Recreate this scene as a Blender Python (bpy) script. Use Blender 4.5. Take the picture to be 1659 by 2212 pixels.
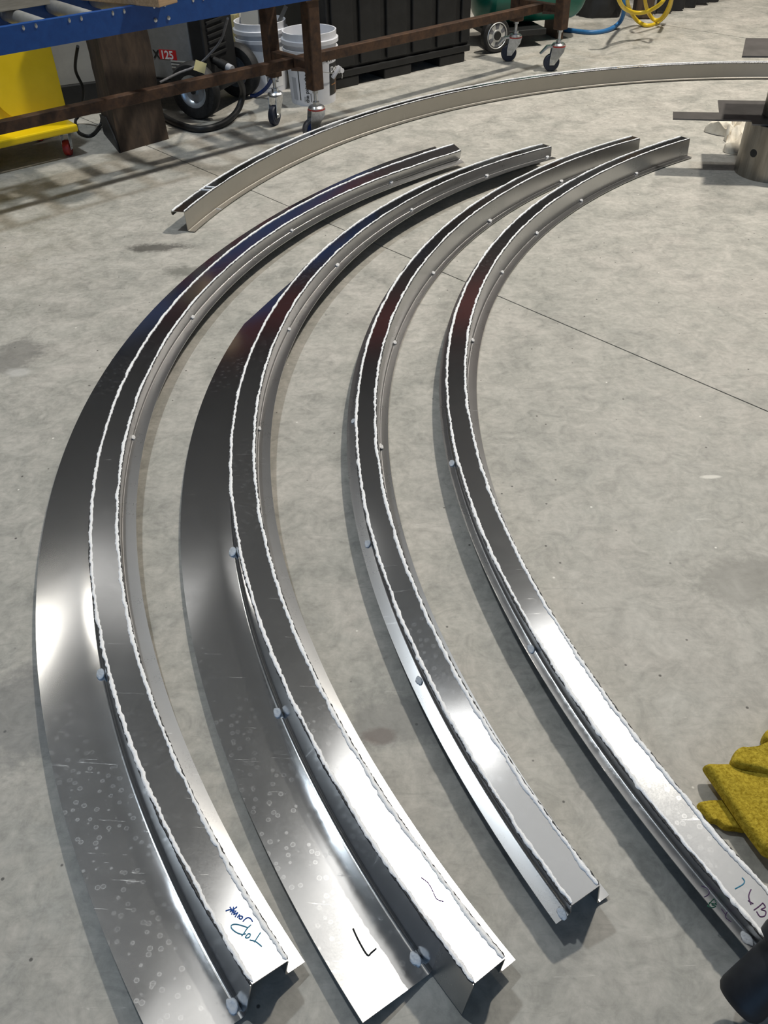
import bpy, bmesh, math, random
from math import sin, cos, pi, atan2, hypot, radians
from mathutils import Vector, Matrix
random.seed(7)
scene = bpy.context.scene
for o in list(bpy.data.objects): bpy.data.objects.remove(o)
col = scene.collection

# ---------------------------------------------------------------- camera
HC = 1.4                                   # camera height, metres
FPX, PIT, ROL = 1796.36, radians(40.9406), radians(1.52555)
cd = bpy.data.cameras.new('camera'); cam = bpy.data.objects.new('camera', cd); col.objects.link(cam)
cd.sensor_fit = 'VERTICAL'; cd.sensor_height = 36.0; cd.lens = 36.0 * FPX / 2212.0
cd.clip_start = 0.05; cd.clip_end = 100
_up = Vector((0, sin(PIT), cos(PIT))); _X = Vector((1, 0, 0)); _f = Vector((0, cos(PIT), -sin(PIT)))
_r = _X * cos(ROL) - _up * sin(ROL); _u = _X * sin(ROL) + _up * cos(ROL)
m = Matrix((( _r.x, _u.x, -_f.x, 0), (_r.y, _u.y, -_f.y, 0), (_r.z, _u.z, -_f.z, HC), (0, 0, 0, 1)))
cam.matrix_world = m
scene.camera = cam

# ---------------------------------------------------------------- world, lamps, exposure
w = bpy.data.worlds.new('world'); scene.world = w; w.use_nodes = True
w.node_tree.nodes['Background'].inputs[0].default_value = (0.62, 0.78, 1.0, 1)
w.node_tree.nodes['Background'].inputs[1].default_value = 0.25
scene.view_settings.view_transform = 'Standard'
scene.view_settings.look = 'None'
scene.view_settings.gamma = 1.0
scene.view_settings.use_curve_mapping = False
scene.view_settings.exposure = -0.02
ROOM_Z = 6.0
def lamp(loc, power, color, size, shape='DISK', size_y=None, rot=(0, 0, 0)):
    l = bpy.data.lights.new('bay_or_fill_light', 'AREA'); l.energy = power; l.color = color; l.shape = shape; l.size = size
    if size_y: l.size_y = size_y
    o = bpy.data.objects.new('bay_or_fill_light', l); col.objects.link(o); o.location = loc; o.rotation_euler = rot
    return o
WARM = (1.0, 0.94, 0.84)
lamp((2.55, 5.1, 5.9), 365, WARM, 0.32)
lamp((3.9, 8.6, 5.9), 130, WARM, 0.36)
lamp((-1.9, 3.4, 5.9), 130, (.86, .94, 1.0), 0.36)
lamp((-3.0, 6.7, 5.9), 9, WARM, 0.50)
# cool fill light added as daylight from an unseen roller door behind the camera
lamp((-1.0, -5.4, 2.2), 80, (0.30, 0.58, 1.0), 5.0, 'RECTANGLE', 3.6, (radians(90), 0, 0))

# ---------------------------------------------------------------- helpers
def ray(px, py):
    u, v = px - 829.5, py - 1106.0
    c, s = cos(ROL), sin(ROL); u, v = c*u - s*v, s*u + c*v
    return Vector((u, FPX*cos(PIT) - v*sin(PIT), -FPX*sin(PIT) - v*cos(PIT)))
def at(px, py, z=0.0):                    # where a sight line meets the level plane at height z
    d = ray(px, py); return d*((z - HC)/d.z) + Vector((0, 0, HC))

def new_mat(name, color=(.5, .5, .5), rough=.5, metal=0.0, spec=.5, coat=0.0):
    M = bpy.data.materials.new(name); M.use_nodes = True
    b = M.node_tree.nodes['Principled BSDF']
    b.inputs['Base Color'].default_value = (*color, 1); b.inputs['Roughness'].default_value = rough
    b.inputs['Metallic'].default_value = metal; b.inputs['Specular IOR Level'].default_value = spec
    b.inputs['Coat Weight'].default_value = coat
    return M
class NT:                                 # a few shorthands for node trees
    def __init__(s, M): s.t = M.node_tree; s.b = s.t.nodes['Principled BSDF']; s.tc = s.t.nodes.new('ShaderNodeTexCoord')
    def coord(s, scale=(1, 1, 1), src='Object', rot=(0, 0, 0)):
        n = s.t.nodes.new('ShaderNodeMapping'); n.inputs['Scale'].default_value = scale; n.inputs['Rotation'].default_value = rot
        s.t.links.new(s.tc.outputs[src], n.inputs['Vector']); return n.outputs[0]
    def noise(s, v, scale, detail=4, rough=.55, dist=0.0):
        n = s.t.nodes.new('ShaderNodeTexNoise'); n.inputs['Scale'].default_value = scale; n.inputs['Detail'].default_value = detail
        n.inputs['Roughness'].default_value = rough; n.inputs['Distortion'].default_value = dist
        s.t.links.new(v, n.inputs['Vector']); return n.outputs['Fac']
    def voro(s, v, scale, feat='F1', out='Distance', rnd=1.0):
        n = s.t.nodes.new('ShaderNodeTexVoronoi'); n.feature = feat; n.inputs['Scale'].default_value = scale; n.inputs['Randomness'].default_value = rnd
        s.t.links.new(v, n.inputs['Vector']); return n.outputs[out]
    def ramp(s, f, stops):
        n = s.t.nodes.new('ShaderNodeValToRGB'); e = n.color_ramp.elements
        while len(e) < len(stops): e.new(.5)
        for i, (p, c) in enumerate(stops):
            e[i].position = p; e[i].color = (*c, 1) if isinstance(c, tuple) else (c, c, c, 1)
        s.t.links.new(f, n.inputs[0]); return n.outputs[0]
    def mix(s, fac, a, b, mode='MIX'):
        n = s.t.nodes.new('ShaderNodeMix'); n.data_type = 'RGBA'; n.blend_type = mode
        for sock, v in ((n.inputs[0], fac), (n.inputs[6], a), (n.inputs[7], b)):
            if isinstance(v, (int, float)): sock.default_value = v
            elif isinstance(v, tuple): sock.default_value = (*v, 1)
            else: s.t.links.new(v, sock)
        return n.outputs[2]
    def math(s, op, a, b=0.0, clamp=False):
        n = s.t.nodes.new('ShaderNodeMath'); n.operation = op; n.use_clamp = clamp
        for sock, v in ((n.inputs[0], a), (n.inputs[1], b)):
            if isinstance(v, (int, float)): sock.default_value = v
            else: s.t.links.new(v, sock)
        return n.outputs[0]
    def bump(s, f, strength=.2, dist=.002):
        n = s.t.nodes.new('ShaderNodeBump'); n.inputs['Strength'].default_value = strength; n.inputs['Distance'].default_value = dist
        s.t.links.new(f, n.inputs['Height']); s.t.links.new(n.outputs[0], s.b.inputs['Normal'])
    def to(s, out, name): s.t.links.new(out, s.b.inputs[name])

# ---- materials
def mat_concrete():
    M = new_mat('concrete', rough=.55); n = NT(M); v = n.coord()
    big = n.noise(v, 1.1, 5, .6, .4); mid = n.noise(v, 5.5, 6, .65, .6); fine = n.noise(v, 60, 4, .6)
    streak = n.noise(n.coord((3, 14, 1), rot=(0, 0, .5)), 3.2, 5, .7, 1.2)
    patch = n.noise(v, 2.6, 6, .7, 1.5); m2 = n.noise(v, 17, 6, .7, 1.0)
    c = n.ramp(big, [(.36, (.340, .336, .298)), (.50, (.430, .404, .358)), (.62, (.510, .462, .412))])
    c = n.mix(n.ramp(patch, [(.43, .85), (.56, 0.0)]), c, (.285, .290, .250))
    c = n.mix(.58, c, n.ramp(mid, [(.37, (.235, .238, .216)), (.50, (.420, .402, .358)), (.63, (.570, .535, .480))]))
    c = n.mix(.38, c, n.ramp(m2, [(.36, (.205, .203, .182)), (.50, (.415, .398, .355)), (.64, (.600, .572, .515))]))
    c = n.mix(n.ramp(streak, [(.54, 0.0), (.70, .38)]), c, (.22, .215, .19))
    scr = n.noise(n.coord((2.5, 40, 1), rot=(0, 0, -.55)), 2.3, 2, .5)
    c = n.mix(n.math('MULTIPLY', n.ramp(scr, [(.735, 0.0), (.75, 1.0), (.765, 0.0)]), .5), c, (.74, .71, .65))
    c = n.mix(.16, c, n.ramp(fine, [(.3, (.16, .15, .13)), (.7, (.68, .64, .57))]))
    # dark crumbs and pale chips
    sp = n.voro(v, 16); c = n.mix(n.ramp(sp, [(.035, .85), (.06, 0.0)]), c, (.05, .045, .04))
    sp2 = n.voro(n.coord((1, 1, 1), rot=(0, 0, 1.1)), 9); c = n.mix(n.ramp(sp2, [(.02, .9), (.034, 0.0)]), c, (.8, .77, .7))
    # oil and rust stains and one dark patch, with shapes of their own
    def floor_mark(c, px, py, rx, ry, colr, k, z=0):
        P = at(px, py); sub = n.t.nodes.new('ShaderNodeVectorMath'); sub.operation = 'SUBTRACT'; sub.inputs[1].default_value = (P.x, P.y, 0)
        n.t.links.new(n.tc.outputs['Object'], sub.inputs[0])
        sc = n.t.nodes.new('ShaderNodeVectorMath'); sc.operation = 'MULTIPLY'; sc.inputs[1].default_value = (1/rx, 1/ry, 0)
        n.t.links.new(sub.outputs[0], sc.inputs[0])
        ln = n.t.nodes.new('ShaderNodeVectorMath'); ln.operation = 'LENGTH'; n.t.links.new(sc.outputs[0], ln.inputs[0])
        d = n.math('ADD', ln.outputs['Value'], n.math('MULTIPLY', n.math('SUBTRACT', mid, .5), 2.4))
        d = n.math('ADD', d, n.math('MULTIPLY', n.math('SUBTRACT', fine, .5), .7))
        return n.mix(n.math('MULTIPLY', n.ramp(d, [(.45, 1.0), (1.0, 0.0)]), k), c, colr)
    c = floor_mark(c, 345, 535, .13, .05, (.085, .080, .070), .85)  # dark soft-edged patch beside the far rail's near end
    c = floor_mark(c, 820, 1590, .035, .018, (.12, .060, .040), .8)
    c = floor_mark(c, 30, 770, .10, .16, (.15, .145, .135), .55)
    c = floor_mark(c, 40, 1540, .12, .18, (.14, .14, .14), .5)
    c = floor_mark(c, 880, 1560, .16, .06, (.20, .195, .18), .55)
    c = floor_mark(c, 415, 585, .12, .05, (.13, .13, .11), .6)
    c = floor_mark(c, 1620, 1250, .20, .10, (.22, .21, .185), .6)
    c = floor_mark(c, 40, 805, .05, .03, (.62, .60, .56), .6)
    c = floor_mark(c, 1535, 1030, .03, .008, (.70, .67, .60), .9)
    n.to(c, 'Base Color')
    n.to(n.ramp(mid, [(.3, .42), (.7, .68)]), 'Roughness')
    n.bump(n.mix(.5, fine, mid), .14, .003)
    return M
def mat_alu(name, rough=.2, spots=0.0, tint=(.70, .715, .73)):
    M = new_mat(name, tint, rough, 1.0); n = NT(M); v = n.coord()
    a = n.noise(v, 14, 5, .6, .5); f = n.noise(v, 320, 3, .6)
    r = n.math('ADD', n.math('MULTIPLY', a, .06), rough - .04)
    r = n.math('ADD', r, n.math('MULTIPLY', f, .05))
    c = n.mix(n.ramp(a, [(.35, 0.0), (.75, .35)]), tint, tuple(t*.86 for t in tint))
    scr = n.noise(n.coord((4, 90, 4), rot=(0, 0, .9)), 2.0, 3, .5)
    scm = n.ramp(scr, [(.70, 0.0), (.715, 1.0), (.73, 0.0)])
    c = n.mix(n.math('MULTIPLY', scm, .25), c, (.93, .93, .93)); r = n.math('ADD', r, n.math('MULTIPLY', scm, .12))
    if spots:
        gate = n.ramp(n.noise(v, 2.2, 3), [(.47, 0.0), (.62, 1.0)])
        d = n.voro(v, 58); ring = n.ramp(d, [(.16, .35), (.24, 1.0), (.30, 0.0)])
        k = n.math('MULTIPLY', n.math('MULTIPLY', ring, gate), spots)
        c = n.mix(k, c, (.86, .88, .90)); r = n.math('ADD', r, n.math('MULTIPLY', k, .3))
        mm = n.math('SUBTRACT', 1.0, n.math('MULTIPLY', k, .35)); n.to(mm, 'Metallic')
    n.to(c, 'Base Color'); n.to(r, 'Roughness')
    return M
def mat_weld():
    M = new_mat('weld_bead', (.97, .97, .97), .38, .0); n = NT(M); v = n.coord()
    f = n.noise(v, 420, 3, .6); n.to(n.ramp(f, [(.30, (.80, .80, .80)), (.45, (.98, .98, .98))]), 'Base Color'); n.bump(f, .5, .0015)
    return M
def mat_noise(name, c1, c2, scale, rough=.6, metal=0.0, bump=.2, detail=5, stretch=(1, 1, 1), spec=.5):
    M = new_mat(name, c1, rough, metal, spec); n = NT(M); v = n.coord(stretch)
    f = n.noise(v, scale, detail, .62, .4); n.to(n.ramp(f, [(.32, c1), (.68, c2)]), 'Base Color')
    if bump: n.bump(f, bump, .003)
    return M
MAT = {}
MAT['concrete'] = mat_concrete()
MAT['joint'] = mat_noise('joint_filler', (.035, .032, .03), (.09, .085, .075), 60, .9)
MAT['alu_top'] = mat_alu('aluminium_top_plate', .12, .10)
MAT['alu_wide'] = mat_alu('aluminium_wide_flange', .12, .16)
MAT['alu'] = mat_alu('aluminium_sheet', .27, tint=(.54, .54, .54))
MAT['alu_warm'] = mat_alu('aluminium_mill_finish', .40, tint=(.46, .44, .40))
MAT['weld'] = mat_weld()
MAT['toe'] = mat_noise('weld_toe', (.015, .015, .016), (.16, .16, .165), 500, .5, .6, .6)  # dark line along the weld: oxide, with the toe's shadow painted in
MAT['tack'] = mat_noise('tack_weld', (.74, .75, .77), (.99, .99, .99), 180, .4, .0, .6)
MAT['ink_blue'] = new_mat('blue_ink', (.02, .10, .42), .6); MAT['ink_teal'] = new_mat('teal_ink', (.07, .28, .42), .6)
MAT['ink_black'] = new_mat('black_ink', (.012, .012, .012), .5); MAT['ink_green'] = new_mat('green_ink', (.02, .13, .07), .6)
MAT['ink_purple'] = new_mat('purple_ink', (.13, .06, .15), .6)
MAT['blue'] = mat_noise('blue_paint', (.006, .052, .215), (.010, .070, .270), 30, .42, 0, .03)
MAT['rust'] = mat_noise('rusty_brown_steel', (.040, .024, .017), (.105, .055, .030), 26, .62, .35, .15)
MAT['zinc'] = mat_noise('zinc_plated_steel', (.45, .46, .46), (.72, .73, .74), 60, .3, .95, .05)
MAT['roller'] = mat_noise('galvanised_roller', (.42, .42, .40), (.60, .60, .58), 12, .45, .7, .05)
MAT['red'] = mat_noise('red_plastic', (.30, .012, .010), (.42, .03, .02), 40, .45, 0, .05)
MAT['blue_rubber'] = mat_noise('blue_wheel_rubber', (.010, .030, .13), (.02, .05, .20), 40, .5, 0, .05)
MAT['grey_rubber'] = mat_noise('grey_tyre', (.10, .10, .11), (.19, .19, .20), 50, .7, 0, .05)
MAT['navy_rubber'] = mat_noise('navy_tyre', (.010, .013, .028), (.02, .028, .05), 50, .55, 0, .05)
MAT['tyre'] = mat_noise('black_rubber', (.008, .008, .008), (.022, .022, .022), 60, .65, 0, .15)
MAT['yellow'] = mat_noise('yellow_paint', (.80, .56, .005), (.88, .63, .012), 6, .32, 0, .02)
MAT['wood_old'] = mat_noise('old_dark_timber', (.020, .014, .010), (.085, .056, .036), 4.0, .9, 0, .6, 10, (4, 4, 1.2))
MAT['wood_pale'] = mat_noise('pale_sawn_timber', (.30, .19, .10), (.50, .34, .20), 6.0, .75, 0, .25, 6, (1.2, 16, 16))
MAT['plank'] = mat_noise('weathered_grey_board', (.24, .22, .18), (.36, .33, .28), 5.0, .8, 0, .1, 5, (1, 12, 12))
MAT['grey_paint'] = mat_noise('dark_grey_paint', (.20, .20, .195), (.24, .24, .235), 30, .5, 0, .03)
MAT['black'] = mat_noise('black_plastic', (.006, .006, .006), (.014, .014, .014), 14, .55, 0, .08)
MAT['black_soft'] = mat_noise('soft_black_rubber', (.007, .009, .013), (.013, .016, .022), 40, .55, 0, .05)
MAT['white_pl'] = mat_noise('white_plastic', (.66, .67, .72), (.76, .77, .80), 9, .45, 0, .03)
MAT['paper'] = new_mat('printed_white', (.86, .86, .86), .5); MAT['print'] = new_mat('black_print', (.012, .012, .012), .5)
MAT['print_red'] = new_mat('red_print', (.60, .015, .02), .45); MAT['print_grey'] = new_mat('grey_print', (.42, .43, .46), .5)
MAT['brown_print'] = new_mat('brown_print', (.07, .035, .015), .5); MAT['orange_print'] = new_mat('orange_print', (.55, .25, .06), .5)
MAT['green'] = mat_noise('green_paint', (.004, .125, .085), (.006, .150, .105), 20, .3, 0, .02)
MAT['hub'] = mat_noise('cast_hub_metal', (.55, .55, .53), (.72, .72, .70), 30, .4, .6, .05)
MAT['hub_blue'] = mat_noise('zinc_wheel_hub', (.36, .40, .44), (.55, .60, .64), 30, .3, .7, .05)
MAT['hose_y'] = mat_noise('yellow_hose', (.62, .42, .01), (.72, .52, .03), 20, .4, 0, .05)
MAT['hose_b'] = mat_noise('blue_hose', (.02, .12, .30), (.03, .16, .38), 20, .4, 0, .05)
MAT['curtain'] = mat_noise('black_curtain', (.008, .008, .009), (.020, .019, .019), 8, .7, 0, .05)
MAT['steel'] = mat_noise('mild_steel_pipe', (.20, .18, .15), (.36, .33, .28), 5, .36, .85, .05, 5, (6, 6, .5))
MAT['steel_plate'] = mat_noise('dark_steel_plate', (.11, .105, .10), (.165, .155, .15), 9, .42, .8, .05)
MAT['rag'] = mat_noise('cotton_rag', (.52, .47, .38), (.80, .75, .65), 14, .95, 0, .4)
MAT['glove'] = mat_noise('yellow_suede', (.30, .205, .012), (.66, .50, .06), 170, .95, 0, 1.0, 10, spec=.15)
MAT['panel'] = mat_noise('pale_grey_sheet', (.28, .28, .27), (.36, .36, .34), 5, .5, .1, .02)
MAT['cream'] = new_mat('cream_plastic', (.50, .44, .22), .5)
MAT['wall'] = mat_noise('grey_wall_sheet', (.10, .10, .10), (.14, .14, .14), 3, .7, 0, .05)
MAT['ceil'] = mat_noise('grey_ceiling', (.40, .415, .445), (.46, .475, .505), 2, .8, 0, .05)
MAT['beam'] = mat_noise('red_oxide_beam', (.16, .03, .03), (.20, .045, .04), 6, .6, 0, .05)
for nm, k in (('skylight', 2.4), ('skylight_b', .64), ('skylight_c', .42), ('skylight_d', 4.0)):
    E_ = new_mat(nm, (.8, .8, .8), .6)
    E_.node_tree.nodes['Principled BSDF'].inputs['Emission Color'].default_value = (1.0, .97, .93, 1)
    E_.node_tree.nodes['Principled BSDF'].inputs['Emission Strength'].default_value = k
    MAT[nm] = E_

# ---- mesh helpers
def obj(name, verts, faces, mat, parent=None, smooth=None, loc=None):
    me = bpy.data.meshes.new(name); me.from_pydata([tuple(v) for v in verts], [], faces); me.update()
    bm = bmesh.new(); bm.from_mesh(me); bmesh.ops.recalc_face_normals(bm, faces=bm.faces); bm.to_mesh(me); bm.free()
    return link(name, me, mat, parent, smooth, loc)
def link(name, me, mat, parent=None, smooth=None, loc=None):
    me.materials.clear(); me.materials.append(MAT[mat] if isinstance(mat, str) else mat)
    if smooth is not None:
        for p in me.polygons: p.use_smooth = True
        me.set_sharp_from_angle(angle=radians(smooth))
    o = bpy.data.objects.new(name, me); col.objects.link(o)
    if parent: o.parent = parent
    if loc is not None: o.location = loc
    return o
def thing(name, label, cat, loc=(0, 0, 0), rz=0.0, group=None):
    o = bpy.data.objects.new(name, None); o.empty_display_size = .05; col.objects.link(o)
    o.location = loc; o.rotation_euler = (0, 0, rz); return tag(o, label, cat, group)
def tag(o, label, cat, group=None):
    o['label'] = label; o['category'] = cat
    if group: o['group'] = group
    return o
def struct(o): o['kind'] = 'structure'; return o
class MB:
    def __init__(s): s.v = []; s.f = []
    def add(s, V, F):
        k = len(s.v); s.v += [Vector(a) for a in V]; s.f += [tuple(i + k for i in f) for f in F]; return s
    def box(s, lo, hi, M=None):
        V = [Vector((x, y, z)) for z in (lo[2], hi[2]) for y in (lo[1], hi[1]) for x in (lo[0], hi[0])]
        if M: V = [M @ a for a in V]
        return s.add(V, [(0, 2, 3, 1), (4, 5, 7, 6), (0, 1, 5, 4), (2, 6, 7, 3), (0, 4, 6, 2), (1, 3, 7, 5)])
    def lathe(s, prof, n=32, M=None, cap=True):
        V = []; F = []
        for r, z in prof:
            for i in range(n): a = 2*pi*i/n; V.append(Vector((r*cos(a), r*sin(a), z)))
        for j in range(len(prof)-1):
            for i in range(n): F.append((j*n+i, j*n+(i+1) % n, (j+1)*n+(i+1) % n, (j+1)*n+i))
        if cap: F.append(tuple(range(n))[::-1]); F.append(tuple((len(prof)-1)*n+i for i in range(n)))
        if M: V = [M @ a for a in V]
        return s.add(V, F)
    def tube(s, pts, r, n=10, closed=False):
        pts = [Vector(p) for p in pts]; N = len(pts); V = []; F = []; up = Vector((0, 0, 1)); prev = None
        for i, p in enumerate(pts):
            a = pts[(i-1) % N] if (i or closed) else p; b = pts[(i+1) % N] if (i < N-1 or closed) else p
            t = (b-a).normalized()
            if prev is None: prev = up if abs(t.z) < .9 else Vector((1, 0, 0))
            x = (prev - t*prev.dot(t)).normalized(); prev = x; y = t.cross(x)
            rr = r(i) if callable(r) else r
            V += [p + (x*cos(2*pi*k/n) + y*sin(2*pi*k/n))*rr for k in range(n)]
        for i in range(N if closed else N-1):
            j = (i+1) % N
            F += [(i*n+k, i*n+(k+1) % n, j*n+(k+1) % n, j*n+k) for k in range(n)]
        if not closed: F.append(tuple(range(n))[::-1]); F.append(tuple((N-1)*n+k for k in range(n)))
        return s.add(V, F)
    def prism(s, poly, z0, z1, M=None):
        n = len(poly); V = [Vector((x, y, z)) for z in (z0, z1) for x, y in poly]
        if M: V = [M @ a for a in V]
        return s.add(V, [tuple(range(n))[::-1], tuple(range(n, 2*n))] + [(i, (i+1) % n, n+(i+1) % n, n+i) for i in range(n)])
    def build(s, name, mat, parent=None, smooth=None, bevel=0, loc=None):
        o = obj(name, s.v, s.f, mat, parent, smooth, loc)
        if bevel:
            b = o.modifiers.new('bevel', 'BEVEL'); b.width = bevel; b.segments = 2; b.limit_method = 'ANGLE'; b.angle_limit = radians(40)
        return o
def spline(P, n=12, closed=False):         # Catmull-Rom through points
    P = [Vector(p) for p in P]; N = len(P); out = []
    for i in range(N if closed else N-1):
        g = lambda k: P[k % N] if closed else P[max(0, min(N-1, k))]
        a, b, c, d = g(i-1), g(i), g(i+1), g(i+2)
        for k in range(n):
            t = k/n; out.append(.5*((2*b) + (c-a)*t + (2*a-5*b+4*c-d)*t*t + (3*b-a-3*c+d)*t**3))
    if not closed: out.append(P[-1])
    return out
def axis_mat(loc, zdir, xdir=None):
    z = Vector(zdir).normalized(); x = Vector(xdir) if xdir else (Vector((0, 0, 1)) if abs(z.z) < .9 else Vector((1, 0, 0)))
    x = (x - z*x.dot(z)).normalized(); y = z.cross(x)
    return Matrix(((x.x, y.x, z.x, loc[0]), (x.y, y.y, z.y, loc[1]), (x.z, y.z, z.z, loc[2]), (0, 0, 0, 1)))
def text_mesh(body, size, bold=0.0):
    cu = bpy.data.curves.new('lettering', 'FONT'); cu.body = body; cu.size = size; cu.offset = bold; cu.resolution_u = 3; cu.fill_mode = 'FRONT'
    o = bpy.data.objects.new('lettering', cu); col.objects.link(o)
    dg = bpy.context.evaluated_depsgraph_get(); me = bpy.data.meshes.new_from_object(o.evaluated_get(dg))
    bpy.data.objects.remove(o); return me

# ================================================================ the setting
def cut(poly, P, D, gap):                 # clip polygon to the side left of line P + tD, minus gap
    n = Vector((-D.y, D.x)).normalized(); out = []
    s = [(Vector(q) - P).dot(n) - gap for q in poly]
    for i in range(len(poly)):
        j = (i+1) % len(poly)
        if s[i] >= 0: out.append(poly[i])
        if (s[i] >= 0) != (s[j] >= 0):
            t = s[i]/(s[i]-s[j]); a, b = Vector(poly[i]), Vector(poly[j]); out.append(tuple(a + (b-a)*t))
    return out
X0, X1, Y0, Y1 = -6.0, 8.0, -6.0, 13.0
room = [(X0, Y0), (X1, Y0), (X1, Y1), (X0, Y1)]
j1a, j1b = at(353, 330).xy, at(1659, 889).xy; j2a, j2b = at(1441, 55).xy, at(1609, 83).xy
d1 = (j1b - j1a).normalized()
near = cut(room, j1a, -d1, .0026); far = cut(room, j1a, d1, .0026)
fmid = cut(far, j2a, -d1, .004); ffar = cut(far, j2a, d1, .004)
floor = struct(MB().box((X0, Y0, -.20), (X1, Y1, -.02)).build('floor', 'joint'))
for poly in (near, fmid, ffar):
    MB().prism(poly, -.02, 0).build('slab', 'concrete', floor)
struct(MB().box((X0, Y1, 0), (X1, Y1+.1, ROOM_Z)).build('wall_far', 'wall'))
struct(MB().box((X0-.1, Y0, 0), (X0, Y1, ROOM_Z)).build('wall_left', 'wall'))
struct(MB().box((X1, Y0, 0), (X1+.1, Y1, ROOM_Z)).build('wall_right', 'wall'))
wn = MB().box((X0, Y0-.1, 0), (-3.6, Y0, ROOM_Z)).box((1.6, Y0-.1, 0), (X1, Y0, ROOM_Z)).box((-3.6, Y0-.1, 4.1), (1.6, Y0, ROOM_Z))
struct(wn.build('wall_near', 'wall'))
# ceiling with two translucent roof sheets
SK = [(1.0, 5.05, 3.2, 6.0), (.3, 3.9, 2.2, 5.0), (-.6, 2.0, 2.8, 3.7), (-.95, 3.75, -.3, 4.35), (-3.0, 6.9, -1.5, 7.8)]
SKE = ['skylight', 'skylight_b', 'skylight_c', 'skylight_d', 'skylight_b']
xs = sorted({X0, X1, *[s[0] for s in SK], *[s[2] for s in SK]}); ys = sorted({Y0, Y1, *[s[1] for s in SK], *[s[3] for s in SK]})
cb = MB()
for i in range(len(xs)-1):
    for j in range(len(ys)-1):
        cx, cy = (xs[i]+xs[i+1])/2, (ys[j]+ys[j+1])/2
        if not any(s[0] < cx < s[2] and s[1] < cy < s[3] for s in SK): cb.box((xs[i], ys[j], ROOM_Z), (xs[i+1], ys[j+1], ROOM_Z+.1))
struct(cb.build('ceiling', 'ceil'))
for i, s in enumerate(SK):
    struct(MB().box((s[0], s[1], ROOM_Z+.02), (s[2], s[3], ROOM_Z+.04)).build('window_%d' % (i+1), SKE[i]))
struct(MB().box((X0, 11.0, 3.9), (X1, 11.25, 4.6)).build('trim_1', 'beam'))

# ================================================================ the curved rails
class Rail:
    def __init__(s, p, kind): s.cx, s.cy, s.r0, s.w, s.H, s.hs, s.Wo, s.Wi, s.p0, s.p1, s.p2, s.c3, s.c4 = p; s.kind = kind
    def phi(s, a): return max(-.2, min(.25, s.p0 + s.p1*a + s.p2*a*a))
    def pos(s, a, rho, zeta):              # a: angle along the arc, rho: outward, zeta: up (profile frame)
        f = s.phi(a); x = rho*cos(f) - zeta*sin(f); z = rho*sin(f) + zeta*cos(f)
        R = s.r0 + x + s.c3*a**3 + s.c4*a**4
        return Vector((s.cx - R*cos(a), s.cy + R*sin(a), z + .004))
    def ang(s, px, py, z):
        q = at(px, py, z); return atan2(q.y - s.cy, -(q.x - s.cx))
RA = Rail([1.81824, 2.04615, 2.58771, .06588, .08663, .04251, .13168, .036, .02953, -.09625, .4029, .0135, .0481], 'outer')
RB = Rail([2.14729, 2.00051, 2.56204, .06583, .09045, .04603, .13372, .03648, .00407, -.21222, .15071, -.01965, .01725], 'outer')
RC = Rail([2.69323, 1.92337, 2.70062, .05751, .07955, .03429, .02907, .02484, -.10191, .05805, -.00229, .00826, .00925], 'inner')
RD = Rail([2.92911, 1.91246, 2.67991, .0599, .08097, .03, .02032, .03235, -.04256, .00271, -.01454, -.03322, .05344], 'inner')
RE = Rail([2.17684, 2.57297, 3.10593, .06044, .08261, .01302, .0, .03144, -.03389, -.01145, -.01161, .00075, -.005], 'inner')
SHEET = .0022
def bend(a, b, c, r, n=5):                # polyline a-b-c with the corner at b rounded
    a, b, c = Vector(a), Vector(b), Vector(c); u = (a-b).normalized(); v = (c-b).normalized()
    p, q = b + u*r, b + v*r; out = [a]
    for k in range(n+1):
        t = k/n; out.append(p*(1-t)**2 + b*2*t*(1-t) + q*t*t)
    return out + [c]
def sweep(rail, line, a0, a1, name, mat, parent, n=150, t=SHEET, ends=None):
    line = [Vector(p) for p in line]; m_ = len(line); nor = []
    for i in range(m_):
        d = (line[min(i+1, m_-1)] - line[max(i-1, 0)]).normalized(); nor.append(Vector((-d.y, d.x)))
    ring = [line[i] + nor[i]*t/2 for i in range(m_)] + [line[i] - nor[i]*t/2 for i in reversed(range(m_))]
    V = []; F = []; K = len(ring); L = parent.location
    for i in range(n+1):
        a = a0 + (a1-a0)*i/n
        V += [rail.pos(a, q.x, q.y) - L for q in ring]
    for i in range(n):
        F += [(i*K+k, i*K+(k+1) % K, (i+1)*K+(k+1) % K, (i+1)*K+k) for k in range(K)]
    for e in (0, n):
        for k in range(m_-1): F.append((e*K+k, e*K+k+1, e*K+K-2-k, e*K+K-1-k))
    return obj(name, V, F, mat, parent, smooth=32)
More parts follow.
